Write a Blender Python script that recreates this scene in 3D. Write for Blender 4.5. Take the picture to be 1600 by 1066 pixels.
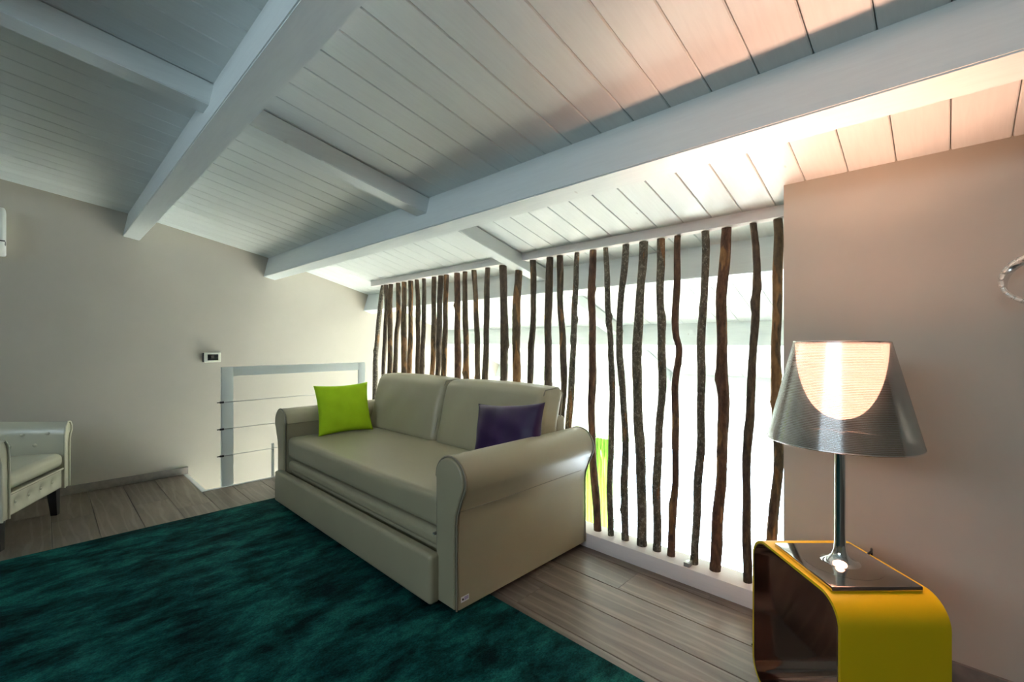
import bpy, bmesh, math, random
from mathutils import Vector, Matrix
random.seed(7)
S = bpy.context.scene
COL = S.collection
for o in list(bpy.data.objects): bpy.data.objects.remove(o)

# ------------------------------------------------------------------ camera
FPX, U0, V0, YAW, HC = 705.5, 800.0, 535.0, 0.8038, 1.1
cam = bpy.data.cameras.new('camera'); camo = bpy.data.objects.new('camera', cam); COL.objects.link(camo)
cam.sensor_width = 36.0; cam.lens = 36.0 * FPX / 1600.0; cam.clip_start = 0.02
cam.shift_y = (V0 - 533.0) / 1600.0
camo.location = (0, 0, HC); camo.rotation_euler = (math.pi / 2, 0, -YAW)
S.camera = camo
FW = (math.sin(YAW), math.cos(YAW)); RT = (math.cos(YAW), -math.sin(YAW))
def ray(u, v):
    r = (u - U0) / FPX
    return Vector((FW[0] + r * RT[0], FW[1] + r * RT[1], (V0 - v) / FPX))
def rd(r, d, z=0.0):                      # table frame: r to the right, d ahead of the camera
    return Vector((FW[0] * d + RT[0] * r, FW[1] * d + RT[1] * r, z))

# ------------------------------------------------------------------ world, sun, exposure
W = bpy.data.worlds.new('world'); S.world = W; W.use_nodes = True
bg = W.node_tree.nodes['Background']; bg.inputs[0].default_value = (0.70, 0.87, 1.0, 1); bg.inputs[1].default_value = 9.0
sun = bpy.data.lights.new('sun', 'SUN'); sun.energy = 320.0; sun.angle = 0.009; sun.color = (0.97, 1.0, 0.95)
suno = bpy.data.objects.new('sun', sun); COL.objects.link(suno)
suno.rotation_euler = Vector((-0.80, 0.42, -0.42)).to_track_quat('-Z', 'Y').to_euler()
def portal(name, loc, direction, sx, sy):
    l = bpy.data.lights.new(name, 'AREA'); l.shape = 'RECTANGLE'; l.size = sx; l.size_y = sy
    l.cycles.is_portal = True
    o = bpy.data.objects.new(name, l); COL.objects.link(o); o.location = loc
    o.rotation_euler = Vector(direction).to_track_quat('-Z', 'Y').to_euler(); return o
portal('portal_glazing', (6.70, 2.735, -1.58), (-1, 0, 0), 3.68, 2.3)
portal('portal_unseen_window', (-2.70, .7, 1.87), (1, 0, 0), 2.6, .58)  # sky portal for the unseen, added left window
S.view_settings.view_transform = 'Standard'; S.view_settings.look = 'None'
S.view_settings.gamma = 1.0; S.view_settings.use_curve_mapping = False
S.view_settings.exposure = 0.9

# ------------------------------------------------------------------ helpers
def tag(o, label=None, cat=None, group=None, kind=None):
    if label: o['label'] = label
    if cat: o['category'] = cat
    if group: o['group'] = group
    if kind: o['kind'] = kind
    return o
def link(name, me, mat=None, parent=None, loc=None, rot=None):
    o = bpy.data.objects.new(name, me); COL.objects.link(o)
    if mat is not None and me is not None and not me.materials: me.materials.append(mat)
    if parent is not None: o.parent = parent
    if loc is not None: o.location = loc
    if rot is not None: o.rotation_euler = rot
    return o
def thing(name, loc=(0, 0, 0), rz=0.0):
    o = bpy.data.objects.new(name, None); COL.objects.link(o); o.location = loc; o.rotation_euler = (0, 0, rz)
    o.empty_display_size = 0.1
    return o
def mesh(name, vs, fs, smooth=False, auto=None):
    me = bpy.data.meshes.new(name); me.from_pydata([tuple(v) for v in vs], [], fs); me.update()
    bm = bmesh.new(); bm.from_mesh(me); bmesh.ops.recalc_face_normals(bm, faces=bm.faces); bm.to_mesh(me); bm.free()
    if smooth:
        for p in me.polygons: p.use_smooth = True
        if auto: me.set_sharp_from_angle(angle=auto)
    return me
def boxdata(x0, x1, y0, y1, z0, z1):
    v = [(x, y, z) for x in (x0, x1) for y in (y0, y1) for z in (z0, z1)]
    f = [(0, 1, 3, 2), (4, 6, 7, 5), (0, 4, 5, 1), (2, 3, 7, 6), (0, 2, 6, 4), (1, 5, 7, 3)]
    return v, f
def boxes(name, lst, bevel=0.0, seg=2):
    bm = bmesh.new()
    for b in lst:
        v, f = boxdata(*b); vv = [bm.verts.new(p) for p in v]
        for q in f: bm.faces.new([vv[i] for i in q])
    bmesh.ops.recalc_face_normals(bm, faces=bm.faces)
    if bevel: bmesh.ops.bevel(bm, geom=list(bm.edges), offset=bevel, segments=seg, profile=0.6, affect='EDGES', clamp_overlap=True)
    me = bpy.data.meshes.new(name); bm.to_mesh(me); bm.free()
    if bevel:
        for p in me.polygons: p.use_smooth = True
        me.set_sharp_from_angle(angle=math.radians(50))
    return me
def tube(name, pts, rad, n=10, closed=False, cap=True):
    pts = [Vector(p) for p in pts]; N = len(pts); rads = rad if hasattr(rad, '__len__') else [rad] * N
    vs, fs = [], []; up = None
    for i, p in enumerate(pts):
        if closed: t = pts[(i + 1) % N] - pts[i - 1]
        else: t = pts[min(i + 1, N - 1)] - pts[max(i - 1, 0)]
        t.normalize()
        if up is None: up = Vector((0, 0, 1)) if abs(t.z) < .9 else Vector((1, 0, 0))
        a = (up - t * up.dot(t)).normalized(); b = t.cross(a); up = a
        for k in range(n):
            w = 2 * math.pi * k / n; vs.append(p + (a * math.cos(w) + b * math.sin(w)) * rads[i])
    M = N if closed else N - 1
    for i in range(M):
        for k in range(n):
            j = (i + 1) % N; fs.append((i * n + k, i * n + (k + 1) % n, j * n + (k + 1) % n, j * n + k))
    if cap and not closed: fs += [tuple(range(n))[::-1], tuple((N - 1) * n + k for k in range(n))]
    return mesh(name, vs, fs, True, math.radians(60))
def lathe(name, prof, n=48, center=(0, 0, 0), capb=True, capt=True):
    vs, fs = [], []; c = Vector(center)
    for r, z in prof:
        for k in range(n):
            w = 2 * math.pi * k / n; vs.append(c + Vector((r * math.cos(w), r * math.sin(w), z)))
    for i in range(len(prof) - 1):
        for k in range(n): fs.append((i * n + k, i * n + (k + 1) % n, (i + 1) * n + (k + 1) % n, (i + 1) * n + k))
    if capb: fs.append(tuple(range(n))[::-1])
    if capt: fs.append(tuple((len(prof) - 1) * n + k for k in range(n)))
    return mesh(name, vs, fs, True, math.radians(40))
def prism(name, poly, axis, a0, a1, smooth=False, auto=None, bevel=0.0):
    """poly: 2-D outline; axis 'x' -> (y,z), 'y' -> (x,z), 'z' -> (x,y); extruded from a0 to a1"""
    n = len(poly)
    def P(a, p): return {'x': (a, p[0], p[1]), 'y': (p[0], a, p[1]), 'z': (p[0], p[1], a)}[axis]
    vs = [P(a0, p) for p in poly] + [P(a1, p) for p in poly]
    fs = [tuple(range(n))[::-1], tuple(range(n, 2 * n))] + [(i, (i + 1) % n, n + (i + 1) % n, n + i) for i in range(n)]
    me = mesh(name, vs, fs, smooth, auto)
    if bevel:
        bm = bmesh.new(); bm.from_mesh(me)
        caps = [f for f in bm.faces if len(f.verts) == n]
        es = set(e for f in caps for e in f.edges)
        bmesh.ops.bevel(bm, geom=list(es), offset=bevel, segments=3, profile=0.5, affect='EDGES')
        bm.to_mesh(me); bm.free()
        for p in me.polygons: p.use_smooth = True
        me.set_sharp_from_angle(angle=math.radians(45))
    return me
def rbox(name, hx, hy, hz, r, bulge=(0, 0, 0), n=8, fn=None):
    """soft rounded box centred on the origin with half sizes; bulge pushes faces out in the middle"""
    h = (hx, hy, hz)
    def samples(H):
        k = H - r; c = [k + r * t for t in (0, .25, .5, .75, 1)]
        mid = [-k + 2 * k * i / n for i in range(1, n)]
        return [-x for x in c[::-1]] + mid + c
    bm = bmesh.new(); cache = {}
    def vert(p):
        key = tuple(round(x, 6) for x in p)
        if key in cache: return cache[key]
        q = Vector([max(-(h[i] - r), min(h[i] - r, p[i])) for i in range(3)]); d = Vector(p) - q
        w = q + d.normalized() * r
        u = [max(-1, min(1, p[i] / h[i])) for i in range(3)]
        for i in range(3):
            if bulge[i]:
                j, k = (i + 1) % 3, (i + 2) % 3
                w[i] += bulge[i] * u[i] * (1 - u[j] ** 2) * (1 - u[k] ** 2)
        if fn: w = fn(w, u)
        cache[key] = bm.verts.new(w); return cache[key]
    for ax in range(3):
        j, k = (ax + 1) % 3, (ax + 2) % 3; sj, sk = samples(h[j]), samples(h[k])
        for sg in (-1, 1):
            for a in range(len(sj) - 1):
                for b in range(len(sk) - 1):
                    quad = []
                    for (x, y) in ((sj[a], sk[b]), (sj[a + 1], sk[b]), (sj[a + 1], sk[b + 1]), (sj[a], sk[b + 1])):
                        p = [0, 0, 0]; p[ax] = sg * h[ax]; p[j] = x; p[k] = y; quad.append(vert(p))
                    if len(set(quad)) == 4:
                        bm.faces.new(quad if sg > 0 else quad[::-1])
    bmesh.ops.recalc_face_normals(bm, faces=bm.faces)
    me = bpy.data.meshes.new(name); bm.to_mesh(me); bm.free()
    for p in me.polygons: p.use_smooth = True
    return me
def rprof(x0, x1, z0, z1, r, n=8):          # rounded rectangle outline
    out = []
    for cx, cz, a0 in ((x1 - r, z1 - r, 0), (x0 + r, z1 - r, 90), (x0 + r, z0 + r, 180), (x1 - r, z0 + r, 270)):
        for i in range(n + 1):
            w = math.radians(a0 + 90 * i / n); out.append((cx + r * math.cos(w), cz + r * math.sin(w)))
    return out

# ------------------------------------------------------------------ materials
def newmat(name):
    m = bpy.data.materials.new(name); m.use_nodes = True
    nt = m.node_tree; return m, nt, nt.nodes['Principled BSDF']
def N(nt, t, **kw):
    n = nt.nodes.new(t)
    for k, v in kw.items(): setattr(n, k, v)
    return n
def ramp(nt, stops, interp='LINEAR'):
    r = N(nt, 'ShaderNodeValToRGB'); e = r.color_ramp.elements; r.color_ramp.interpolation = interp
    while len(e) > 1: e.remove(e[-1])
    e[0].position, e[0].color = stops[0][0], (*stops[0][1], 1)
    for p, c in stops[1:]:
        q = e.new(p); q.color = (*c, 1)
    return r
def coords(nt, scale=(1, 1, 1), jitter=True):
    g = N(nt, 'ShaderNodeNewGeometry'); mp = N(nt, 'ShaderNodeMapping'); mp.inputs['Scale'].default_value = scale
    if jitter:
        oi = N(nt, 'ShaderNodeObjectInfo'); mul = N(nt, 'ShaderNodeVectorMath', operation='MULTIPLY_ADD')
        nt.links.new(oi.outputs['Random'], mul.inputs[0]); mul.inputs[1].default_value = (17, 31, 23)
        nt.links.new(g.outputs['Position'], mul.inputs[2]); nt.links.new(mul.outputs[0], mp.inputs['Vector'])
    else: nt.links.new(g.outputs['Position'], mp.inputs['Vector'])
    return mp
def noise(nt, vec, scale, detail=4, rough=.55, dist=0.0):
    n = N(nt, 'ShaderNodeTexNoise'); n.inputs['Scale'].default_value = scale; n.inputs['Detail'].default_value = detail
    n.inputs['Roughness'].default_value = rough; n.inputs['Distortion'].default_value = dist
    nt.links.new(vec.outputs[0], n.inputs['Vector']); return n
def bump(nt, bs, src, strength, dist=0.01):
    b = N(nt, 'ShaderNodeBump'); b.inputs['Strength'].default_value = strength; b.inputs['Distance'].default_value = dist
    nt.links.new(src, b.inputs['Height']); nt.links.new(b.outputs[0], bs.inputs['Normal']); return b
def mixc(nt, fac, a, b, mode='MIX'):
    m = N(nt, 'ShaderNodeMix', data_type='RGBA', blend_type=mode)
    for sock, v in ((m.inputs[0], fac), (m.inputs[6], a), (m.inputs[7], b)):
        if hasattr(v, 'is_linked'): nt.links.new(v, sock)
        elif isinstance(v, (int, float)): sock.default_value = v
        else: sock.default_value = (*v, 1)
    return m.outputs[2]
def plain(name, col, rough=.5, metal=0.0, spec=.5, noise_amt=0.0, nscale=8, bumps=0.0, bscale=200):
    m, nt, b = newmat(name)
    b.inputs['Base Color'].default_value = (*col, 1); b.inputs['Roughness'].default_value = rough
    b.inputs['Metallic'].default_value = metal; b.inputs['Specular IOR Level'].default_value = spec
    mp = coords(nt, jitter=False)
    if noise_amt:
        n = noise(nt, mp, nscale); lo = tuple(c * (1 - noise_amt) for c in col); hi = tuple(min(1, c * (1 + noise_amt)) for c in col)
        r = ramp(nt, [(.3, lo), (.7, hi)]); nt.links.new(n.outputs['Fac'], r.inputs[0]); nt.links.new(r.outputs[0], b.inputs['Base Color'])
    if bumps:
        n2 = noise(nt, mp, bscale, 3); bump(nt, b, n2.outputs['Fac'], bumps, .002)
    return m
def white_wood(name, scale, base=(.77, .82, .80), knots=True):
    m, nt, b = newmat(name); b.inputs['Roughness'].default_value = .38
    mp = coords(nt, scale); n = noise(nt, mp, 6, 6, .6, .4)
    lo = tuple(c * .95 for c in base)
    r = ramp(nt, [(.3, lo), (.62, base)]); nt.links.new(n.outputs['Fac'], r.inputs[0])
    col = r.outputs[0]
    if knots:
        mk = coords(nt, (1.0, 2.2, 1.0)); v = N(nt, 'ShaderNodeTexVoronoi'); v.inputs['Scale'].default_value = 3.4
        nt.links.new(mk.outputs[0], v.inputs['Vector'])
        rk = ramp(nt, [(.018, (1, 1, 1)), (.045, (0, 0, 0))]); nt.links.new(v.outputs['Distance'], rk.inputs[0])
        mm = N(nt, 'ShaderNodeMath', operation='MULTIPLY'); nt.links.new(rk.outputs[0], mm.inputs[0]); mm.inputs[1].default_value = .38
        col = mixc(nt, mm.outputs[0], col, (.36, .33, .29))
    oi = N(nt, 'ShaderNodeObjectInfo'); rr = ramp(nt, [(0, (.93, .93, .93)), (1, (1, 1, 1))])
    nt.links.new(oi.outputs['Random'], rr.inputs[0]); col = mixc(nt, 1.0, col, rr.outputs[0], 'MULTIPLY')
    nt.links.new(col, b.inputs['Base Color']); bump(nt, b, n.outputs['Fac'], .12, .003); return m
M = {}
M['board'] = white_wood('white_washed_board', (1.2, 14, 1.2))
M['beam'] = white_wood('white_beam_along', (14, 1.2, 14))
M['rafter'] = white_wood('white_beam_across', (1.2, 14, 14))
M['railwood'] = white_wood('white_rail_wood', (16, 1.2, 16), (.74, .70, .68), False)
M['wall'] = plain('wall_paint', (.44, .405, .335), .7, noise_amt=.03, nscale=3, bumps=.08, bscale=160)
M['wallwhite'] = plain('white_plaster', (.82, .82, .80), .7, bumps=.05, bscale=160)
M['void_floor'] = plain('pale_stone_floor', (.72, .70, .66), .5, noise_amt=.04)
M['slab'] = plain('slab', (.5, .48, .45), .8)
M['dark_gap'] = plain('roof_backing', (.25, .25, .25), .9)
M['base'] = plain('baseboard_grey_oak', (.16, .145, .125), .45, noise_amt=.2, nscale=20)
M['leather'] = plain('beige_faux_leather', (.345, .305, .20), .38, spec=.5, noise_amt=.025, nscale=5, bumps=.12, bscale=260)
M['leather_pipe'] = plain('beige_piping', (.20, .18, .13), .42)
M['leather_w'] = plain('cream_leather', (.62, .60, .47), .26, spec=.6, bumps=.06, bscale=120)
M['dark'] = plain('black_wood', (.008, .007, .006), .35)
M['black'] = plain('black_plastic', (.006, .006, .006), .4)
M['chrome'] = plain('chrome', (.78, .78, .78), .06, 1.0)
M['platechrome'] = plain('plate_chrome', (.62, .58, .56), .10, 1.0)
M['steel'] = plain('painted_steel', (.68, .71, .66), .38, 0)
M['cable'] = plain('steel_cable', (.42, .42, .40), .35, .8)
M['yellow'] = plain('yellow_lacquer', (.62, .44, .004), .42, spec=.4)
M['lining'] = plain('smoked_mirror', (.42, .34, .31), .08, 1.0)
M['acwhite'] = plain('ac_white', (.80, .80, .74), .3)
M['screen'] = plain('thermostat_screen', (.006, .007, .008), .15)
M['thermo'] = plain('thermostat_white', (.72, .72, .60), .4)
M['tagwhite'] = plain('tag_white', (.75, .75, .75), .6)
M['tagviolet'] = plain('tag_violet', (.42, .36, .55), .6)
M['green'] = plain('green_cotton', (.36, .56, .012), .8, spec=.2, noise_amt=.05, nscale=14, bumps=.2, bscale=500)
M['purple'] = plain('purple_satin', (.022, .004, .046), .48, spec=.4, noise_amt=.15, nscale=10, bumps=.1, bscale=400)
M['curtain'] = plain('green_curtain', (.16, .34, .04), .8, spec=.1)
M['frame_white'] = plain('window_white', (.8, .8, .8), .4)
def mk_rug():
    m, nt, b = newmat('teal_pile_rug'); b.inputs['Roughness'].default_value = .85; b.inputs['Specular IOR Level'].default_value = .04
    b.inputs['Sheen Weight'].default_value = .0; b.inputs['Sheen Tint'].default_value = (.2, .8, .7, 1)
    mp = coords(nt, (1.7, 3.2, 1), False); n = noise(nt, mp, 2.3, 12, .70, .15)
    r = ramp(nt, [(.38, (.0006, .009, .010)), (.49, (.002, .032, .031)), (.62, (.009, .088, .076))]); nt.links.new(n.outputs['Fac'], r.inputs[0])
    mp2 = coords(nt, (1, 1.5, 1), False); n2 = noise(nt, mp2, 130, 3, .7); r2 = ramp(nt, [(.3, (.45, .45, .45)), (.72, (1.4, 1.4, 1.4))])
    nt.links.new(n2.outputs['Fac'], r2.inputs[0]); nt.links.new(mixc(nt, 1.0, r.outputs[0], r2.outputs[0], 'MULTIPLY'), b.inputs['Base Color'])
    bump(nt, b, n2.outputs['Fac'], .6, .006); return m
M['rug'] = mk_rug()
def mk_plank():
    m, nt, b = newmat('grey_brown_oak_plank'); b.inputs['Roughness'].default_value = .36
    mp = coords(nt, (7, .8, 1)); n = noise(nt, mp, 3.0, 9, .66, .8)
    r = ramp(nt, [(.28, (.075, .057, .043)), (.52, (.132, .104, .082)), (.72, (.18, .146, .116))]); nt.links.new(n.outputs['Fac'], r.inputs[0])
    mp2 = coords(nt, (7, .9, 1)); wv = N(nt, 'ShaderNodeTexWave', bands_direction='X'); wv.inputs['Scale'].default_value = .8
    wv.inputs['Distortion'].default_value = 14.0; wv.inputs['Detail'].default_value = 3.0; wv.inputs['Detail Scale'].default_value = .8
    nt.links.new(mp2.outputs[0], wv.inputs['Vector']); rw = ramp(nt, [(.80, (0, 0, 0)), (.97, (.16, .16, .16))]); nt.links.new(wv.outputs['Fac'], rw.inputs[0])
    col = mixc(nt, rw.outputs[0], r.outputs[0], (.42, .37, .31))
    oi = N(nt, 'ShaderNodeObjectInfo'); rr = ramp(nt, [(0, (.80, .80, .82)), (1, (1.08, 1.05, 1.0))]); nt.links.new(oi.outputs['Random'], rr.inputs[0])
    nt.links.new(mixc(nt, 1.0, col, rr.outputs[0], 'MULTIPLY'), b.inputs['Base Color']); bump(nt, b, n.outputs['Fac'], .10, .002); return m
M['plank'] = mk_plank()
def mk_bark(name, bare, lich, dark=(.026, .018, .012), mid=(.10, .068, .044)):
    m, nt, b = newmat(name); b.inputs['Roughness'].default_value = .75; b.inputs['Specular IOR Level'].default_value = .25
    mp = coords(nt, (1, 1, .35)); n = noise(nt, mp, 60, 6, .7)
    r = ramp(nt, [(.35, dark), (.7, mid)]); nt.links.new(n.outputs['Fac'], r.inputs[0]); col = r.outputs[0]
    mp2 = coords(nt, (7, 7, 1.6)); n2 = noise(nt, mp2, 2.0, 3, .5, .3); r2 = ramp(nt, [(bare, (0, 0, 0)), (bare + .03, (1, 1, 1))]); nt.links.new(n2.outputs['Fac'], r2.inputs[0])
    n3 = noise(nt, mp, 40, 4); r3 = ramp(nt, [(.3, (.08, .036, .012)), (.7, (.25, .135, .055))]); nt.links.new(n3.outputs['Fac'], r3.inputs[0])
    col = mixc(nt, r2.outputs[0], col, r3.outputs[0])
    mp4 = coords(nt, (1, 1, .8)); n4 = noise(nt, mp4, 75, 5, .8); r4 = ramp(nt, [(lich, (0, 0, 0)), (lich + .05, (.8, .8, .8))]); nt.links.new(n4.outputs['Fac'], r4.inputs[0])
    col = mixc(nt, r4.outputs[0], col, (.24, .22, .17))
    nt.links.new(col, b.inputs['Base Color']); bump(nt, b, n.outputs['Fac'], .7, .006); return m
M['bark'] = mk_bark('dark_bark', .66, .72)
M['bark_red'] = mk_bark('reddish_bark', .63, .78, (.034, .016, .010), (.13, .064, .036))
M['bark_grey'] = mk_bark('speckled_grey_bark', .64, .54, (.036, .029, .020), (.135, .108, .075))
M['bark_bare'] = mk_bark('half_peeled_bark', .545, .70, (.030, .019, .010), (.11, .070, .038))
def mk_pane():
    m, nt, b = newmat('window_pane'); nt.nodes.remove(b); out = nt.nodes['Material Output']
    t = N(nt, 'ShaderNodeBsdfTransparent'); g = N(nt, 'ShaderNodeBsdfGlossy'); g.inputs['Roughness'].default_value = .02
    mx = N(nt, 'ShaderNodeMixShader'); mx.inputs[0].default_value = .06
    nt.links.new(t.outputs[0], mx.inputs[1]); nt.links.new(g.outputs[0], mx.inputs[2]); nt.links.new(mx.outputs[0], out.inputs[0]); return m
M['pane'] = mk_pane()
def mk_shade():
    m, nt, b = newmat('metallised_fluted_shade'); nt.nodes.remove(b); out = nt.nodes['Material Output']
    t = N(nt, 'ShaderNodeBsdfTransparent'); t.inputs[0].default_value = (.82, .80, .78, 1)
    g = N(nt, 'ShaderNodeBsdfGlossy'); g.inputs['Roughness'].default_value = .16; g.inputs['Color'].default_value = (.62, .64, .64, 1)
    tc = N(nt, 'ShaderNodeNewGeometry'); mp = N(nt, 'ShaderNodeMapping'); nt.links.new(tc.outputs['Position'], mp.inputs[0])
    wv = N(nt, 'ShaderNodeTexWave', bands_direction='Z'); wv.inputs['Scale'].default_value = 75; nt.links.new(mp.outputs[0], wv.inputs['Vector'])
    bp = N(nt, 'ShaderNodeBump'); bp.inputs['Strength'].default_value = .35; bp.inputs['Distance'].default_value = .001
    nt.links.new(wv.outputs['Fac'], bp.inputs['Height']); nt.links.new(bp.outputs[0], g.inputs['Normal'])
    mx = N(nt, 'ShaderNodeMixShader'); mx.inputs[0].default_value = .66
    nt.links.new(t.outputs[0], mx.inputs[1]); nt.links.new(g.outputs[0], mx.inputs[2]); nt.links.new(mx.outputs[0], out.inputs[0]); return m
M['shade'] = mk_shade()
def mk_diff():
    m, nt, b = newmat('glowing_opal_diffuser'); nt.nodes.remove(b); out = nt.nodes['Material Output']
    t = N(nt, 'ShaderNodeBsdfTranslucent'); t.inputs[0].default_value = (.60, .53, .48, 1)
    d = N(nt, 'ShaderNodeBsdfDiffuse'); d.inputs[0].default_value = (.8, .75, .7, 1)
    mx = N(nt, 'ShaderNodeMixShader'); mx.inputs[0].default_value = .25; nt.links.new(t.outputs[0], mx.inputs[1]); nt.links.new(d.outputs[0], mx.inputs[2])
    e = N(nt, 'ShaderNodeEmission'); e.inputs[0].default_value = (1.0, .52, .39, 1); e.inputs[1].default_value = 4.8
    ad = N(nt, 'ShaderNodeAddShader'); nt.links.new(mx.outputs[0], ad.inputs[0]); nt.links.new(e.outputs[0], ad.inputs[1]); nt.links.new(ad.outputs[0], out.inputs[0]); return m
M['diff'] = mk_diff()
def mk_glass():
    m, nt, b = newmat('clear_glass'); b.inputs['Transmission Weight'].default_value = .85; b.inputs['Roughness'].default_value = .08
    b.inputs['Base Color'].default_value = (.9, .95, .92, 1); return m
M['glass'] = mk_glass()

# ------------------------------------------------------------------ the shell
KX = [-2.65, -1.60, -.55, .505, 1.51, 2.52, 3.525, 4.53, 5.535, 6.62]
SL = [.03, .09, .15, .2109, .2694, .375, .47, .55, .62]
KZ = [0] * len(KX); KZ[3] = 2.0899
for i in range(3, len(KX) - 1): KZ[i + 1] = KZ[i] - SL[i] * (KX[i + 1] - KX[i])
for i in range(2, -1, -1): KZ[i] = KZ[i + 1] + SL[i] * (KX[i + 1] - KX[i])
def ceil_z(x):
    for i in range(len(KX) - 1):
        if x <= KX[i + 1] or i == len(KX) - 2: return KZ[i] - SL[i] * (x - KX[i])
YB, YN, XL, XW = 4.57, -2.5, -2.6, 6.55
ZL = -2.7
TH = .018
# roof backing (structure) above the boards
poly = [(x, z + TH + .002) for x, z in zip(KX, KZ)] + [(x, z + .16) for x, z in reversed(list(zip(KX, KZ)))]
ceiling = tag(link('ceiling', prism('ceiling', poly, 'y', YN - .1, YB + .15), M['dark_gap']), 'white boarded ceiling curving down towards the stairwell', kind='structure')
BW = .1357
def board_mesh(name, L):
    w = BW / 2; c = .0035
    prof = [(-w + .0012, TH), (-w + .0012, c), (-w + c + .0008, 0), (w - c - .0008, 0), (w - .0012, c), (w - .0012, TH)]
    return prism(name, prof, 'x', 0, L)
k0 = math.floor((YN + .008) / BW); k1 = math.ceil((YB + .008) / BW)
far = []
for i in range(len(KX) - 1):
    L = math.hypot(KX[i + 1] - KX[i], KZ[i + 1] - KZ[i]); ang = math.atan(SL[i])
    me = board_mesh('board', L)
    me.materials.append(M['board'])
    for k in range(k0, k1):
        yc = -.008 + (k + .5) * BW
        if yc + BW / 2 > YB + .10 or yc - BW / 2 < YN - .08: continue
        if 2 <= i <= 6: link('board', me, None, ceiling, (KX[i], yc, KZ[i]), (0, ang, 0))
        else: far.append((i, yc, me))
bm = bmesh.new()
for i, yc, me in far:
    t = bmesh.new(); t.from_mesh(me); t.transform(Matrix.Translation((KX[i], yc, KZ[i])) @ Matrix.Rotation(math.atan(SL[i]), 4, 'Y'))
    tmp = bpy.data.meshes.new('t'); t.to_mesh(tmp); t.free(); bm.from_mesh(tmp); bpy.data.meshes.remove(tmp)
me = bpy.data.meshes.new('board_field'); bm.to_mesh(me); bm.free()
tag(link('board_field', me, M['board'], ceiling), kind='stuff')
# purlins (run along Y, square to the roof)
def purlin(name, i, label, d=.188, w=.104):
    x, z = KX[i] - .05, ceil_z(KX[i] - .05); s = (SL[i - 1] + SL[i]) / 2; n = math.hypot(1, s)
    dn = Vector((-s / n, -1 / n)); al = Vector((1 / n, -s / n)); p = Vector((x, z)) - dn * .004
    poly = [p, p + al * w, p + al * w + dn * d, p + dn * d]
    me = prism(name, [tuple(q) for q in poly], 'y', YN, YB, bevel=0)
    bm = bmesh.new(); bm.from_mesh(me); es = [e for e in bm.edges if abs((e.verts[0].co - e.verts[1].co).y) > 1]
    bmesh.ops.bevel(bm, geom=es, offset=.004, segments=2, affect='EDGES'); bm.to_mesh(me); bm.free()
    return tag(link(name, me, M['beam']), label, 'beam', kind='structure')
PL = {1: 'white ceiling beam near the left wall', 2: 'white ceiling beam over the camera side of the room', 3: 'deep white ceiling beam meeting the back wall above the bare plaster',
      4: 'deep white ceiling beam running over the sofa', 5: 'white ceiling beam seen behind the branch screen tops', 6: 'sunlit white beam low beyond the branch screen', 7: 'lowest sunlit white beam beyond the branch screen', 8: 'white beam above the glazing'}
for i in range(1, 8): purlin('ceiling_beam', i, PL[i])
# rafters between purlins
YR0, YR1 = 2.03, 2.125
for i in range(2, 7):
    s = SL[i]; n = math.hypot(1, s); a = KX[i] + (.035 if i > 1 else 0); b = KX[i + 1] - .035
    dn = Vector((-s / n, -1 / n)); g = .004; dep = .092
    pa = Vector((a, KZ[i] - s * (a - KX[i]))); pb = Vector((b, KZ[i] - s * (b - KX[i])))
    poly = [tuple(pa + dn * g), tuple(pb + dn * g), tuple(pb + dn * dep), tuple(pa + dn * dep)]
    me = prism('ceiling_rafter', poly, 'y', YR0, YR1)
    bm = bmesh.new(); bm.from_mesh(me); es = [e for e in bm.edges if abs(e.verts[0].co.x - e.verts[1].co.x) > .5]
    bmesh.ops.bevel(bm, geom=es, offset=.003, segments=2, affect='EDGES'); bm.to_mesh(me); bm.free()
    tag(link('ceiling_rafter', me, M['rafter']), ['', '', 'short white rafter on the side of the armchair', 'short white rafter between the two deep beams', 'short white rafter running out over the branch screen',
        'short rafter behind the branch screen', 'low sunlit rafter far behind the branch screen'][i], 'rafter', kind='structure')
# walls
def roofline(x0, x1, dz=.03):
    xs = [x0] + [k for k in KX if x0 < k < x1] + [x1]
    return [(x, ceil_z(x) + dz) for x in xs]
pl = [(XL - .1, ZL - .1), (XW + .06, ZL - .1)] + roofline(XL - .1, XW + .06)[::-1]
tag(link('wall_back', prism('wall_back', pl, 'y', YB, YB + .12), M['wall']), 'greige back wall under the sloping ceiling', kind='structure')
XS = 2.06
pl = [(XS, 0), (XS + .2, 0), (XS + .2, ceil_z(XS + .2) + .03), (XS, ceil_z(XS) + .03)]
tag(link('wall_right', prism('wall_right', pl, 'y', YN, .472), M['wall']), 'greige wall behind the table lamp', kind='structure')
def wall_hole(name, ax, at, thick, outer, hole, mat):
    """wall with a rectangular hole, built as four boxes; ax is the normal axis"""
    a0, a1, z0, z1 = outer; h0, h1, g0, g1 = hole; L = []
    for (p0, p1, q0, q1) in ((a0, a1, z0, g0), (a0, a1, g1, z1), (a0, h0, g0, g1), (h1, a1, g0, g1)):
        L.append((at, at + thick, p0, p1, q0, q1) if ax == 'x' else (p0, p1, at, at + thick, q0, q1))
    return tag(link(name, boxes(name, L), mat), kind='structure')
wall_hole('wall_left', 'x', XL - .1, .1, (YN, YB, -.3, 2.40), (-.6, 2.0, 1.58, 2.16), M['wall'])
tag(link('wall_near', boxes('wall_near', [(XL - .1, XW + .06, YN - .1, YN, ZL - .1, 2.42)]), M['wall']), kind='structure')
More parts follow.
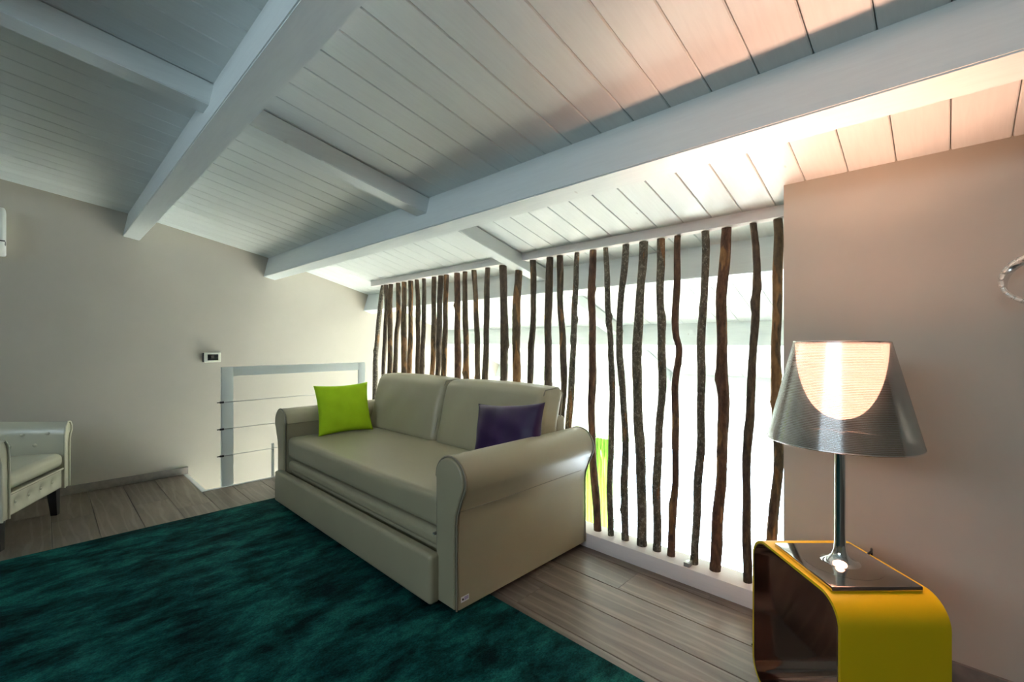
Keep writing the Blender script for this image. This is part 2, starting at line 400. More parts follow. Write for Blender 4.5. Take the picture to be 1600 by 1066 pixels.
def window(name, ax, at, a0, a1, z0, z1, nm, label):
    w = .05; L = []; t = .05
    for (p0, p1, q0, q1) in [(a0, a1, z0, z0 + w), (a0, a1, z1 - w, z1)] + [(a0 + (a1 - a0) * i / nm - (w / 2 if 0 < i < nm else (0 if i == 0 else w)), a0 + (a1 - a0) * i / nm + (w / 2 if 0 < i < nm else (w if i == 0 else 0)), z0 + w, z1 - w) for i in range(nm + 1)]:
        L.append((at, at + t, p0, p1, q0, q1) if ax == 'x' else (p0, p1, at, at + t, q0, q1))
    f = tag(link(name, boxes(name, L), M['frame_white']), label, kind='structure')
    for i in range(nm):
        b0 = a0 + (a1 - a0) * i / nm + w * .4; b1 = a0 + (a1 - a0) * (i + 1) / nm - w * .4
        bx = (at + .02, at + .026, b0, b1, z0 + w * .5, z1 - w * .5) if ax == 'x' else (b0, b1, at + .02, at + .026, z0 + w * .5, z1 - w * .5)
        link('pane', boxes('pane', [bx]), M['pane'], f)
    return f
tag(link('wall_far', boxes('wall_far', [(XW, XW + .06, YN, .9, ZL, -.46)]), M['wallwhite']), kind='structure')  # unseen solid stretch, added to cut daylight entering beyond the screen
window('window_1', 'x', XW, .9, YB, ZL, -.46, 4, 'wide white-framed glazing below the eaves beyond the stairwell')
window('window_unseen', 'x', XL - .08, -.6, 2.0, 1.58, 2.16, 3, 'unseen white window added in the left wall for cool light')  # unseen window, added and sized to supply cool light from the left
# lower storey
tag(link('floor_lower', boxes('floor_lower', [(.63, XW + .06, YN - .1, YB + .12, ZL - .1, ZL)]), M['void_floor']), 'pale floor of the storey below', kind='structure')
tag(link('wall_lower', boxes('wall_lower', [(2.16, 2.26, YN, 3.86, ZL, -.3), (.63, 2.26, 3.86, 3.955, ZL, -.3), (.63, .80, 3.955, YB, ZL, -.3)]), M['wallwhite']), 'white walls of the stairwell', kind='structure')
# floor slab and planks
floor = tag(link('floor', boxes('floor', [(XL, 2.16, YN, 3.955, -.3, -.014), (XL, .805, 3.955, YB, -.3, -.014)]), M['slab']), 'grey-brown oak plank floor', kind='structure')
PW = .194
pm = prism('plank', [(-PW / 2 + .0011, -.014), (-PW / 2 + .0011, -.0015), (-PW / 2 + .0030, 0), (PW / 2 - .0030, 0), (PW / 2 - .0011, -.0015), (PW / 2 - .0011, -.014)], 'y', 0, 1)
pm.materials.append(M['plank'])
rng = random.Random(3)
for k in range(-22, 3):
    xc = 1.583 + (k + .5) * PW; y1 = YB if xc < .80 else 3.955
    y = YN + {1: -.04 - .0, -1: .01}.get(k, -rng.random() * 1.2)
    if k == 1: y = 1.06 - 3 * 1.2
    if k == -1: y = 1.31 - 4 * 1.2
    while y < y1:
        a, b = max(y, YN), min(y + 1.2, y1)
        if b - a > .02:
            o = link('plank', pm, None, floor, (xc, a + .0005, 0)); o.scale = (1, b - a - .001, 1)
        y += 1.2
tag(link('trim_1', boxes('trim_1', [(.805, .835, 3.94, YB, -.3, .004), (.835, 2.16, 3.945, 3.965, -.3, .003)], .002), M['wallwhite']), 'white edging round the stair opening', kind='structure')
tag(link('baseboard_back', boxes('baseboard_back', [(XL, .838, YB - .014, YB, 0, .062)], .003), M['base']), 'grey wooden baseboard along the back wall', kind='structure')
tag(link('baseboard_right', boxes('baseboard_right', [(XS - .013, XS, YN, .47, 0, .062)], .003), M['base']), 'dark baseboard behind the side table', kind='structure')

# ------------------------------------------------------------------ branch screen
scr = tag(thing('branch_screen', (2.1, 2.2, 0)), 'screen of upright bare branches held between white wooden rails', 'screen')
scr_off = Vector((-2.1, -2.2, 0))
def spart(name, me, mat): return link(name, me, mat, scr, scr_off)
XT = 2.20
def toprail(y0, y1):
    z = ceil_z(XT)
    pl = [(XT, ceil_z(XT) - .001), (XT + .06, ceil_z(XT + .06) - .001), (XT + .06, z - .05), (XT, z - .05)]
    return prism('top_rail', pl, 'y', y0, y1)
spart('top_rail', toprail(.474, YR0), M['railwood']); spart('top_rail', toprail(YR1, 4.02), M['railwood'])
spart('bottom_rail', boxes('bottom_rail', [(2.022, 2.16, .474, 3.94, 0, .076)], .004), M['railwood'])
spart('bracket', boxes('bracket', [(2.03, 2.07, .842, .868, .076, .096)], .002), M['cable'])
def on_screen(u, v):
    # leaning plane X = 2.075 + .15*(z-.076)/1.57
    d = ray(u, v); k = .15 / 1.57
    t = (2.075 + k * (HC - .076)) / (d.x - k * d.z)
    return d * t + Vector((0, 0, HC))
BR = [  # width px, bark, points
 (8, 'bark_grey', [(596,446),(591.5,470),(587,515),(583.6,560),(582.5,616)]),
 (6.5, 'bark', [(601,445),(600.5,481),(598,538),(596,589)]),
 (8, 'bark_bare', [(607.5,445),(606,481),(606,538),(605.7,587)]),
 (7.5, 'bark_bare', [(619,442),(619,493),(616,526),(614.5,587)]),
 (9.5, 'bark_bare', [(627.6,440),(627.6,493),(627,538),(627,587)]),
 (8, 'bark_bare', [(639,439),(638,493),(637.7,538),(636,587)]),
 (8, 'bark_bare', [(648,437),(649.6,481),(650.5,538),(649.4,588)]),
 (7.5, 'bark', [(659.5,435),(659,493),(657.5,549),(656,589)]),
 (8, 'bark_bare', [(675,432),(675,481),(674,538),(671.5,590)]),
 (9, 'bark', [(685.5,430),(684,481),(682,538),(680,593)]),
 (8.5, 'bark_bare', [(694.7,428),(693,481),(691,538),(689.5,594)]),
 (10, 'bark_red', [(710,426),(711.6,470),(711,515),(711,596)]),
 (9, 'bark_bare', [(724,424),(723,470),(724,526),(725.5,597)]),
 (9, 'bark_bare', [(738,422),(740,481),(742.4,538),(743.6,597)]),
 (9.5, 'bark', [(759,418),(756.4,481),(756,538),(755,598)]),
 (12.5, 'bark', [(782,416),(783.4,470),(783,538),(782,600)]),
 (13, 'bark_bare', [(806,412),(803,481),(803,538),(802,602)]),
 (10, 'bark', [(830,407),(830,473),(827,541),(825,605)]),
 (12, 'bark', [(855,404),(853.5,473),(853,548),(852,607)]),
 (10.5, 'bark', [(872,400),(873,473),(875.6,534),(877,610)]),
 (9.5, 'bark_grey', [(899,396),(896,477),(892,552),(889,612)]),
 (11.5, 'bark_red', [(924,393),(922,463),(922,552),(922,669),(930,836)]),
 (9.5, 'bark_grey', [(944,390),(949,488),(952.6,570),(953,689),(951,778),(951,844)]),
 (11, 'bark_grey', [(975,384),(966,488),(966,534),(969,600),(973,671),(973.4,778),(975.5,851)]),
 (15, 'bark_grey', [(1003,379),(994,491),(992.6,570),(994,640),(995,690),(998,771),(1001,862)]),
 (13, 'bark_grey', [(1030,374.6),(1030,463),(1031,570),(1030,620),(1027,689),(1024,778),(1022.6,869)]),
 (11.5, 'bark_red', [(1057.5,370),(1053,470),(1052.5,520),(1058.6,550),(1054,610),(1053,696),(1050,778),(1046.5,878)]),
 (13, 'bark_grey', [(1098,363),(1100.6,427),(1095,516),(1092,605),(1092,693),(1088.5,778),(1082.5,892)]),
 (18, 'bark_red', [(1131.7,357),(1126,455.5),(1126,552),(1125.5,640),(1125,700),(1123,778),(1113.5,903)]),
 (13.5, 'bark', [(1176,349.6),(1181,391),(1180,480.5),(1173,541),(1171.5,605),(1168,690),(1165,778),(1164,921)]),
 (17, 'bark_bare', [(1212,343),(1213,463),(1212,570),(1210.5,610),(1213,700),(1210,778),(1204,850),(1200,935)]),
]
def catmull(P, t):
    n = len(P) - 1; i = min(int(t * n), n - 1); f = t * n - i
    p0, p1, p2, p3 = P[max(i - 1, 0)], P[i], P[i + 1], P[min(i + 2, n)]
    return .5 * ((2 * p1) + (p2 - p0) * f + (2 * p0 - 5 * p1 + 4 * p2 - p3) * f * f + (3 * p1 - p0 - 3 * p2 + p3) * f ** 3)
def at_z(P, z):
    for i in range(len(P) - 1):
        a, b = P[i], P[i + 1]
        if b.z <= z <= a.z or i == len(P) - 2: return a + (b - a) * ((z - a.z) / (b.z - a.z))
ztop = ceil_z(XT) - .05
for bi, (wpx, bark, pts) in enumerate(BR):
    rg = random.Random(100 + bi)
    P = [on_screen(u, v) for u, v in pts]
    if P[-1].z > .2:
        q = P[-1]; n = 3; dz = (q.z - .076) / n; sl = (P[-1].y - P[-2].y) / (P[-1].z - P[-2].z)
        for j in range(1, n + 1):
            z = q.z - dz * j; P.append(Vector((2.075 + .15 * (z - .076) / 1.57, P[-1].y - sl * .4 * dz + rg.uniform(-.008, .008), z)))
    P[0].z = ztop; P[-1].z = .076
    uu, vv = pts[len(pts) // 2]; q = on_screen(uu, vv); depth = q.x * FW[0] + q.y * FW[1]
    # horizontal stretch of a round pole away from the image centre
    R0 = wpx * depth / FPX / 2 / math.sqrt(1 + ((uu - U0) / FPX) ** 2)
    R0 = R0 * (1.0 if uu > 900 else 1.0)
    nr, ns = 56, 12; vs, fs = [], []
    kn = [(rg.random(), rg.uniform(0, 6.28), rg.uniform(.25, .6), rg.uniform(.008, .02)) for _ in range(rg.randint(2, 4))]
    ph = [rg.uniform(0, 6.28) for _ in range(6)]
    for i in range(nr + 1):
        t = i / nr; c = catmull(P, t)
        z = c.z
        if i == 0: z = ztop
        if i == nr: z = .076
        wob = .004 * math.sin(z * 7 + ph[0]) + .002 * math.sin(z * 19 + ph[1])
        for k in range(ns):
            w = 2 * math.pi * k / ns
            r = R0 * (.94 + .12 * t + .05 * math.sin(z * 11 + ph[2]) + .04 * math.sin(2 * w + ph[3] + z * 3) + .03 * math.sin(3 * w + z * 9 + ph[4]) + rg.uniform(-.035, .035))
            for (kt, kw, ka, ks) in kn:
                dz = (t - kt) / ks; dw = (w - kw + math.pi) % (2 * math.pi) - math.pi
                r += R0 * ka * math.exp(-dz * dz) * math.exp(-(dw / .6) ** 2)
            vs.append((c.x + r * math.cos(w) + R0, c.y + r * math.sin(w) + wob, z))
    for i in range(nr):
        for k in range(ns): fs.append((i * ns + k, i * ns + (k + 1) % ns, (i + 1) * ns + (k + 1) % ns, (i + 1) * ns + k))
    fs += [tuple(range(ns))[::-1], tuple(nr * ns + k for k in range(ns))]
    spart('branch', mesh('branch', vs, fs, True, math.radians(70)), M[bark])

# ------------------------------------------------------------------ green curtain at the far glazing
vs, fs = [], []; ny = 60
for i in range(ny + 1):
    y = 3.93 + .60 * i / ny
    for z in (-.50, -2.69): vs.append((6.44 + .03 * math.sin(i * .95), y, z)); vs.append((6.446 + .03 * math.sin(i * .95), y, z))
for i in range(ny):
    a = i * 4; b = a + 4
    fs += [(a, b, b + 2, a + 2), (a + 1, a + 3, b + 3, b + 1), (a, a + 1, b + 1, b), (a + 2, b + 2, b + 3, a + 3)]
fs += [(0, 2, 3, 1), (ny * 4, ny * 4 + 1, ny * 4 + 3, ny * 4 + 2)]
cur = tag(thing('curtain', (6.44, 4.23, -2.69)), 'bright green curtain hanging at the glazing beyond the branches', 'curtain')
link('fabric', mesh('fabric', vs, fs, True), M['curtain'], cur, (-6.44, -4.23, 2.69))
link('curtain_rod', tube('curtain_rod', [(6.443, 3.7, -.49), (6.443, 4.56, -.49)], .012), M['cable'], cur, (-6.44, -4.23, 2.69))

# ------------------------------------------------------------------ rug
rug = tag(link('rug', rbox('rug', 1.77, 1.60, .006, .005, n=20), M['rug'], None, (-.43, 1.79, .0065)), 'dark teal mottled pile rug lying under the sofa front', 'rug')

# ------------------------------------------------------------------ sofa
sofa = tag(thing('sofa_bed', (1.55, 2.40, 0)), 'beige faux leather sofa bed with rolled arms and a pull-out drawer', 'sofa')
SO = Vector((-1.55, -2.40, 0))
def so(name, me, mat, parent=None, loc=(0, 0, 0), rot=None):
    if parent is None: return link(name, me, mat, sofa, SO + Vector(loc), rot)
    return link(name, me, mat, parent, Vector(loc), rot)
AX0, AX1 = 1.135, 2.012
def arm_outline(inset=0.0):
    """outline in (outward distance from the inner face, z), near arm mirrored for the far one"""
    i = inset; pts = [(.0 + i, .034 + i), (.0 + i, .54)]
    cx, cz, r = .086, .548, .094 - i
    for k in range(0, 17):
        w = math.radians(180 - 215 * k / 16); pts.append((cx + r * math.cos(w) * 1.0, cz + r * math.sin(w)))
    pts += [(.148 - i, .455), (.132 - i, .415), (.126 - i, .37), (.126 - i, .034 + i)]
    return pts
for yin, sg in ((1.522, -1), (3.215, 1)):
    out = [(yin + sg * o, z) for o, z in arm_outline()]
    a = so('arm', prism('arm', out, 'x', AX0, AX1, True, math.radians(40), bevel=.012), M['leather'])
    # padded front panel
    inn = [(yin + sg * o, z) for o, z in arm_outline(.006)]
    fp = so('front_panel', prism('front_panel', inn, 'x', AX0 - .012, AX0 + .004, True, math.radians(40), bevel=.008), M['leather'], a)
    pp = [(AX0 - .001, yin + sg * o, z) for o, z in arm_outline(.001)]
    so('piping', tube('piping', pp, .0042, 8), M['leather_pipe'], a)
    pb = [(AX1 + .001, yin + sg * o, z) for o, z in arm_outline(.001)]
    so('piping', tube('piping', pb, .0042, 8), M['leather_pipe'], a)
    # seam where the roll cover meets the side
    so('roll_seam', tube('roll_seam', [(AX0 + .01, yin + sg * .137, .43), (AX0 + .3, yin + sg * .135, .425), (AX1 - .05, yin + sg * .135, .428)], .0028, 6), M['leather_pipe'], a)
    if sg < 0:
        tg = so('care_tag', boxes('care_tag', [(1.155, 1.196, yin - .1275, yin - .1255, .060, .082)]), M['tagwhite'], a)
        so('tag_mark', lathe('tag_mark', [(.0045, 0), (.0045, .0006)], 16), M['black'], a, (1.164, yin - .1275, .071), (math.pi / 2, 0, 0))
        so('tag_print', boxes('tag_print', [(1.171, 1.193, yin - .1282, yin - .1273, .066, .079)]), M['tagviolet'], a)
YC = (1.522 + 3.215) / 2; HW = (3.215 - 1.522) / 2
so('back_frame', rbox('back_frame', .045, HW - .002, .33, .02), M['leather'], None, (1.965, YC, .365))
so('base', boxes('base', [(1.17, 1.92, 1.526, 3.211, .05, .235)], .01), M['leather'])
# drawer
dr = so('drawer', rbox('drawer', .028, .885, .102, .018, (.006, 0, 0)), M['leather'], None, (1.108, 2.385, .134))
so('drawer_box', boxes('drawer_box', [(1.13, 1.168, 1.56, 3.18, .06, .20)]), M['dark'], dr, Vector((-1.108, -2.385, -.134)))
so('trundle_mattress', rbox('trundle_mattress', .34, HW - .012, .036, .03, (0, 0, 0)), M['leather'], None, (1.482, YC, .272))
so('mattress', rbox('mattress', .39, HW - .004, .070, .030, (.006, 0, .012)), M['leather'], None, (1.532, YC, .388))
so('mattress_bracket', boxes('mattress_bracket', [(1.126, 1.15, 1.53, 1.545, .300, .306)]), M['cable'])
def lean(w, u):
    # leaning back, top edge rounded over, wrinkled slightly towards the inner corner
    w = w.copy(); w.x += .055 * (w.z / .21) - .012 * (1 - u[1] ** 2) * 0
    w.x -= .018 * (1 - u[1] ** 4) * (1 - u[2] ** 2) * (1 if u[0] < 0 else 0)
    w.z += .010 * (1 - u[1] ** 2) * (1 if u[2] > 0 else 0)
    w.x += .004 * math.sin(w.y * 23 + w.z * 17) * (1 - u[2] ** 2)
    return w
for yc in (YC - .425, YC + .425):
    c = so('back_cushion', rbox('back_cushion', .095, .421, .205, .05, (0, 0, 0), 12, lean), M['leather'], None, (1.868, yc, .648))
    for sg in (-1, 1):
        pts = [(-.075 + .055 * (z / .21), sg * .405, z) for z in (-.16, -.08, 0, .08, .14, .165)] + [(-.02, sg * .408, .196), (.09, sg * .408, .204), (.128, sg * .408, .17), (.10, sg * .41, .0)]
        so('piping', tube('piping', pts, .0036, 8), M['leather_pipe'], c)
for fx, fy, z0 in ((1.20, 1.47, .013), (1.20, 3.28, .013), (1.94, 1.47, 0), (1.94, 3.28, 0)):
    so('foot', lathe('foot', [(.018, z0), (.022, .036)], 16), M['black'], None, (fx, fy, 0))

# ------------------------------------------------------------------ pillows
def pillow(name, sx, sy, T, seed, wr=.004):
    rg = random.Random(seed); n = 26; vs, fs, idx = [], [], {}
    a, b = rg.uniform(0, 6), rg.uniform(0, 6)
    for side in (1, -1):
        for i in range(n + 1):
            for j in range(n + 1):
                x, y = -1 + 2 * i / n, -1 + 2 * j / n; edge = i in (0, n) or j in (0, n)
                if edge and side == -1: idx[(side, i, j)] = idx[(1, i, j)]; continue
                px = x * sx * (1 - .085 * (1 - y * y) * abs(x) ** 3); py = y * sy * (1 - .085 * (1 - x * x) * abs(y) ** 3)
                t = T * ((1 - x ** 2) * (1 - y ** 2)) ** .42
                t += wr * math.sin(7 * x + 4 * y + a) * math.sin(5 * y - 3 * x + b) * (1 - (x * y) ** 2) * (0 if edge else 1)
                idx[(side, i, j)] = len(vs); vs.append((px, py, side * t))
        for i in range(n):
            for j in range(n):
                q = [idx[(side, i, j)], idx[(side, i + 1, j)], idx[(side, i + 1, j + 1)], idx[(side, i, j + 1)]]
                fs.append(q if side > 0 else q[::-1])
    return mesh(name, vs, fs, True)
def place(name, me, mat, center, xdir, ydir):
    x = Vector(xdir).normalized(); y = Vector(ydir); y = (y - x * y.dot(x)).normalized(); z = x.cross(y)
    o = link(name, me, mat); o.matrix_world = Matrix(((x.x, y.x, z.x, center[0]), (x.y, y.y, z.y, center[1]), (x.z, y.z, z.z, center[2]), (0, 0, 0, 1))); return o
g = place('throw_pillow', pillow('throw_pillow', .190, .178, .058, 4), M['green'], (1.488, 3.10, .630), (1, -.16, .02), (-.02, .32, 1))
tag(g, 'lime green square throw pillow leaning on the far sofa arm', 'pillow')
p = place('throw_pillow', pillow('throw_pillow', .225, .175, .060, 9), M['purple'], (1.66, 1.635, .612), (.10, -1, .10), (.25, .14, 1))
tag(p, 'dark purple throw pillow in the corner behind the near sofa arm', 'pillow')

# ------------------------------------------------------------------ stair guard rail
gr = tag(thing('guard_rail', (1.0, 3.985, 0)), 'grey painted steel guard rail with thin cables round the stair opening', 'railing')
GO = Vector((-1.0, -3.985, 0))
def gp(name, me, mat): return link(name, me, mat, gr, GO)
gy0, gy1 = 3.97, 3.982
gp('post', boxes('post', [(.942, 1.018, gy0, gy1, -.25, .910), (.942, .950, gy1, gy1 + .03, -.25, .910)], .0015), M['steel'])
gp('post', boxes('post', [(2.045, 2.115, gy0, gy1, -.25, .910), (2.107, 2.115, gy1, gy1 + .03, -.25, .910)], .0015), M['steel'])
gp('top_bar', boxes('top_bar', [(1.018, 2.045, gy0, gy1, .840, .910), (.95, 2.107, gy1, gy1 + .03, .902, .910)], .0015), M['steel'])
gp('stub_post', boxes('stub_post', [(1.292, 1.312, gy0, gy1, -.25, .272)], .0015), M['steel'])
for z in (.643, .438, .234):
    gp('cable', tube('cable', [(.95, gy0 - .004, z), (2.11, gy0 - .004, z)], .0032, 8), M['cable'])
    gp('cable_end', tube('cable_end', [(.908, gy0 - .004, z), (.925, gy0 - .004, z), (.926, gy0 - .004, z), (.952, gy0 - .004, z)], [.004, .004, .008, .008], 10), M['dark'])

# ------------------------------------------------------------------ thermostat
th = tag(thing('thermostat', (1.008, YB, .97)), 'small white wall thermostat with a dark display above the guard rail', 'thermostat')
link('body', rbox('body', .062, .013, .042, .006, n=3), M['thermo'], th, (0, -.013, 0))
link('display', boxes('display', [(-.036, .042, -.0275, -.0255, -.026, .026)], .001), M['screen'], th)
link('side_grip', boxes('side_grip', [(-.068, -.060, -.022, -.001, -.040, .040)], .002), M['dark'], th)

# ------------------------------------------------------------------ air conditioner on the back wall
ac = tag(thing('air_conditioner', (-.604, YB, 1.675)), 'white split air conditioner mounted high on the back wall', 'air conditioner')
prof = [(0, .30), (-.06, .31), (-.13, .305), (-.175, .28), (-.20, .22), (-.205, .14), (-.195, .07), (-.165, .025), (-.11, 0), (0, 0)]
link('body', prism('body', prof, 'x', -.43, .43, True, math.radians(50), bevel=.012), M['acwhite'], ac)
link('air_flap', prism('air_flap', [(-.205, .062), (-.209, .060), (-.175, .012), (-.120, -.010), (-.118, -.004), (-.170, .020)], 'x', -.40, .40), M['acwhite'], ac)
link('front_seam', boxes('front_seam', [(-.43, .432, -.2065, -.195, .074, .080)]), M['dark'], ac)
link('end_vent', boxes('end_vent', [(.4285, .4325, -.175, -.135, .055, .078)]), M['dark'], ac)

# ------------------------------------------------------------------ armchair
ca = math.atan2(-.40, .917)
# front edge runs from (-.20,3.50) (near arm) to (.09,4.12) (far arm)
chair = tag(thing('armchair', (-.02, 3.83, 0), ca), 'cream leather button-tufted tub armchair by the back wall', 'armchair')
def cp(name, me, mat, parent=None, loc=(0, 0, 0)): return link(name, me, mat, parent or chair, loc)
def upath():
    w = .275; pts = []
    for i in range(9): pts.append((.0 - .36 * i / 8, -w, i / 8 * .3, Vector((0, -1, 0))))
    for i in range(1, 9):
        a = math.radians(-90 - 90 * i / 8); n = Vector((math.cos(a), math.sin(a), 0)); pts.append((-.36 + .2 * n.x, -w + .2 + .2 * n.y, .3 + .3 * i / 8, n))
    pts2 = [(-.56, -w + .2 + (2 * w - .4) * i / 4, .6 + .4 * min(i, 4 - i) / 2, Vector((-1, 0, 0))) for i in range(1, 4)]
    right = [(x, -y, h, Vector((n.x, -n.y, 0))) for x, y, h, n in reversed(pts)]
    return pts + pts2 + right
sec = [(0, .0), (0, .30), (0, .60), (.002, .80), (.012, .93), (.036, 1.0), (.068, .99), (.088, .93), (.088, .85), (.072, .80), (.062, .72), (.060, .40), (.060, .0)]
vs, fs = [], []; UP = upath(); ns = len(sec)
for x, y, h, n in UP:
    H = .585 + .075 * h; zb = .165
    for o, f in sec: vs.append((x + n.x * o, y + n.y * o, zb + (H - zb) * f))
for i in range(len(UP) - 1):
    for k in range(ns): fs.append((i * ns + k, i * ns + (k + 1) % ns, (i + 1) * ns + (k + 1) % ns, (i + 1) * ns + k))
fs += [tuple(range(ns)), tuple((len(UP) - 1) * ns + k for k in range(ns))[::-1]]
shell = cp('shell', mesh('shell', vs, fs, True, math.radians(50)), M['leather_w'])
for sg in (-1, 1):
    pts = [(.004, sg * (.275 + o), .165 + .42 * f) for o, f in sec]
    cp('piping', tube('piping', pts, .006, 8), M['leather_w'], shell)
# tuft buttons on the inner faces
def button(parent, p, nrm, r=.011):
    nrm = Vector(nrm).normalized(); q = nrm.to_track_quat('Z', 'Y').to_euler()
    me = lathe('button', [(.001, .005), (r * .6, .0045), (r, .001), (r * 1.02, -.002)][::-1], 14, capb=True, capt=True)
    return link('button', me, M['leather_w'], parent, p, q)
for sg in (-1, 1):
    for i, x in enumerate((-.08, -.20, -.32)): button(shell, (x, sg * .2745, .52), (0, -sg, 0))
    for i, x in enumerate((-.14, -.26)): button(shell, (x, sg * .2745, .45), (0, -sg, 0))
for y in (-.12, 0, .12): button(shell, (-.5595, y, .57), (1, 0, 0))
cp('seat_cushion', rbox('seat_cushion', .27, .268, .045, .035, (0, 0, .012)), M['leather_w'], None, (-.265, 0, .352))
def tuft(w, u):
    w = w.copy()
    if u[0] > 0:
        for yy in (-.18, -.06, .06, .18):
            d2 = ((w.y - yy) / .028) ** 2 + (w.z / .028) ** 2; w.x -= .014 * math.exp(-d2)
    return w
fr = cp('front_rail', rbox('front_rail', .27, .272, .06, .014, (0, 0, 0), 28, tuft), M['leather_w'], None, (-.275, 0, .228))
cp('front_welt', tube('front_welt', [(-.003, -.27, .29), (-.003, .27, .29)], .007, 8), M['leather_w'])
for yy in (-.18, -.06, .06, .18): button(fr, (.258, yy, 0), (1, 0, 0), .009)
for lx, ly, dx in ((-.05, -.27, .01), (-.05, .27, .01), (-.52, -.22, -.03), (-.52, .22, -.03)):
    v0 = [(lx + sx * .024, ly + sy * .024, .168) for sx, sy in ((-1, -1), (1, -1), (1, 1), (-1, 1))] + [(lx + dx + sx * .016, ly + sy * .016, 0) for sx, sy in ((-1, -1), (1, -1), (1, 1), (-1, 1))]
    cp('leg', mesh('leg', v0, [(0, 1, 2, 3), (7, 6, 5, 4), (0, 4, 5, 1), (1, 5, 6, 2), (2, 6, 7, 3), (3, 7, 4, 0)]), M['dark'])

# ------------------------------------------------------------------ side table: a bent loop, yellow outside, smoked mirror inside
tr0, tr1, td0, td1 = .796, 1.066, 1.094, 1.494
tb = tag(thing('side_table', rd((tr0 + tr1) / 2, (td0 + td1) / 2), -YAW), 'yellow bent-sheet side table with a dark mirrored inside', 'side table')
hd = (td1 - td0) / 2; hr = (tr1 - tr0) / 2; TZ = .4687
def loop(name, e0, e1, rad):
    a = rprof(-hd + e0, hd - e0, e0, TZ - e0, rad - e0, 10); b = rprof(-hd + e1, hd - e1, e1, TZ - e1, rad - e1, 10); n = len(a); vs, fs = [], []
    for x in (-hr, hr):
        for p in a: vs.append((x, p[0], p[1]))
        for p in b: vs.append((x, p[0], p[1]))
    for i in range(n):
        j = (i + 1) % n
        fs += [(i, j, 2 * n + j, 2 * n + i), (n + i, 3 * n + i, 3 * n + j, n + j), (i, n + i, n + j, j), (2 * n + i, 2 * n + j, 3 * n + j, 3 * n + i)]
    return mesh(name, vs, fs, True, math.radians(45))
link('shell', loop('shell', 0, .008, .072), M['yellow'], tb)
link('inner_lining', loop('inner_lining', .0081, .012, .072), M['lining'], tb)

# ------------------------------------------------------------------ table lamp
lr, ld = .927, 1.2755
lamp = tag(thing('table_lamp', rd(lr, ld, TZ), -YAW), 'chrome table lamp with a glowing diffuser under a mirrored cone shade', 'lamp')
link('base_plate', boxes('base_plate', [(-.117, .113, -.133, .117, .0005, .0125)], .001), M['platechrome'], lamp)
link('base_disc', lathe('base_disc', [(.095, .0125), (.095, .0130), (.091, .0132)], 64), M['platechrome'], lamp, (-.002, -.008, 0))
link('stem', lathe('stem', [(.050, .0125), (.047, .0135), (.036, .017), (.027, .023), (.020, .032), (.0155, .046), (.0135, .07), (.013, .12), (.013, .43)], 40), M['chrome'], lamp)
zb, zt = .8216 - TZ, 1.102 - TZ
def cone2(name, prof, th, n=96):
    inner = [(r - th, z) for r, z in reversed(prof)]
    full = prof + inner; vs, fs = [], []; m = len(full)
    for r, z in full:
        for k in range(n):
            w = 2 * math.pi * k / n; vs.append((r * math.cos(w), r * math.sin(w), z))
    for i in range(m):
        j = (i + 1) % m
        for k in range(n): fs.append((i * n + k, i * n + (k + 1) % n, j * n + (k + 1) % n, j * n + k))
    return mesh(name, vs, fs, True, math.radians(40))
sh = link('lamp_shade', cone2('lamp_shade', [(.181, zb + (zt - zb) * 0.0), (.164, zb + (zt - zb) * .25), (.147, zb + (zt - zb) * .5), (.130, zb + (zt - zb) * .75), (.113, zt)], .002), M['shade'], lamp)
for r, z in ((.181, zb), (.113, zt)):
    link('rim', tube('rim', [((r - .001) * math.cos(2 * math.pi * k / 64), (r - .001) * math.sin(2 * math.pi * k / 64), z) for k in range(64)], .0018, 6, closed=True), M['chrome'], sh)
dz0 = .884 - TZ; prof = []
for i in range(15):
    a = math.radians(90 * i / 14); prof.append((max(.014, .1075 * math.sin(a) ** .85), dz0 + (zt - .006 - dz0) * (1 - math.cos(a) ** 1.0)))
link('diffuser', cone2('diffuser', prof, .002, 64), M['diff'], lamp)
link('bulb', lathe('bulb', [(.012, .43), (.014, .45), (.021, .475), (.025, .50), (.021, .525), (.012, .54), (.002, .544)], 24), M['diff'], lamp)
bl = bpy.data.lights.new('lamp_bulb_light', 'POINT'); bl.energy = 54; bl.color = (1.0, .55, .38); bl.shadow_soft_size = .033
blo = bpy.data.objects.new('lamp_bulb_light', bl); COL.objects.link(blo); blo.parent = lamp; blo.location = (0, 0, .50)
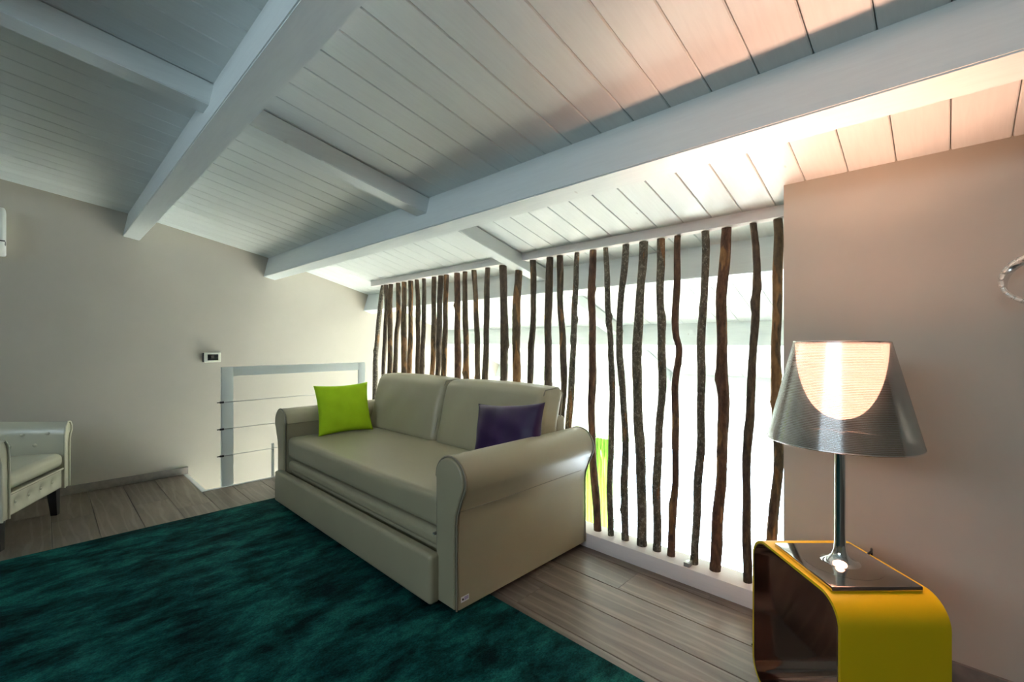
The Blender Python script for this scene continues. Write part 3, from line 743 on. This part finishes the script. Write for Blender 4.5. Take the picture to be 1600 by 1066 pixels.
cordw = [(.113, .05, .006), (.135, .06, .012), (.160, .09, .004), (.185, .12, -.06), (.20, .14, -.20), (.19, .15, -.40), (.15, .20, -.455), (.10, .26, -.463), (.02, .33, -.463), (-.06, .36, -.463)]
cv = [Vector(p) for p in cordw]; cpts = [catmull(cv, i / 60) for i in range(61)]
link('cord', tube('cord', cpts, .0032, 8), M['black'], lamp)

# ------------------------------------------------------------------ chrome hoop wall light at the picture's right edge
wl = tag(thing('wall_light', (XS, -.186, 1.277)), 'chrome hoop wall light edged with clear glass pieces on the right wall', 'wall light')
ax = Vector((-1.28, .39, .32)).normalized(); e1 = ax.cross(Vector((0, 0, 1))).normalized(); e2 = ax.cross(e1)
cc = Vector((-.115, .0, .0)); Rr = .071; n = 64; vs, fs = [], []
for k in range(n):
    w = 2 * math.pi * k / n; rad = e1 * math.cos(w) + e2 * math.sin(w)
    for (rr, hh) in ((Rr, -.025), (Rr, .018), (Rr - .004, .018), (Rr - .004, -.025)): vs.append(cc + rad * rr + ax * hh)
for k in range(n):
    j = (k + 1) % n
    for q in range(4): fs.append((k * 4 + q, k * 4 + (q + 1) % 4, j * 4 + (q + 1) % 4, j * 4 + q))
hoop = link('hoop', mesh('hoop', vs, fs, True, math.radians(40)), M['chrome'], wl)
gm = rbox('glass_piece', .0055, .0095, .0055, .002, n=2)
for k in range(20):
    w = 2 * math.pi * (k + .5) / 20; rad = e1 * math.cos(w) + e2 * math.sin(w); tg = ax.cross(rad)
    o = link('glass_piece', gm, M['glass'], hoop); pos = cc + rad * (Rr - .002) + ax * .0215
    o.matrix_local = Matrix(((rad.x, tg.x, ax.x, pos.x), (rad.y, tg.y, ax.y, pos.y), (rad.z, tg.z, ax.z, pos.z), (0, 0, 0, 1)))
link('arm', tube('arm', [(-.010, -.06, -.01), (-.06, -.062, -.012), (-.085, -.065, -.01)], .006, 10), M['chrome'], wl)
link('wall_plate', lathe('wall_plate', [(.045, 0), (.045, .010), (.040, .014)], 32), M['chrome'], wl, (0, -.06, -.01), (0, -math.pi / 2, 0))
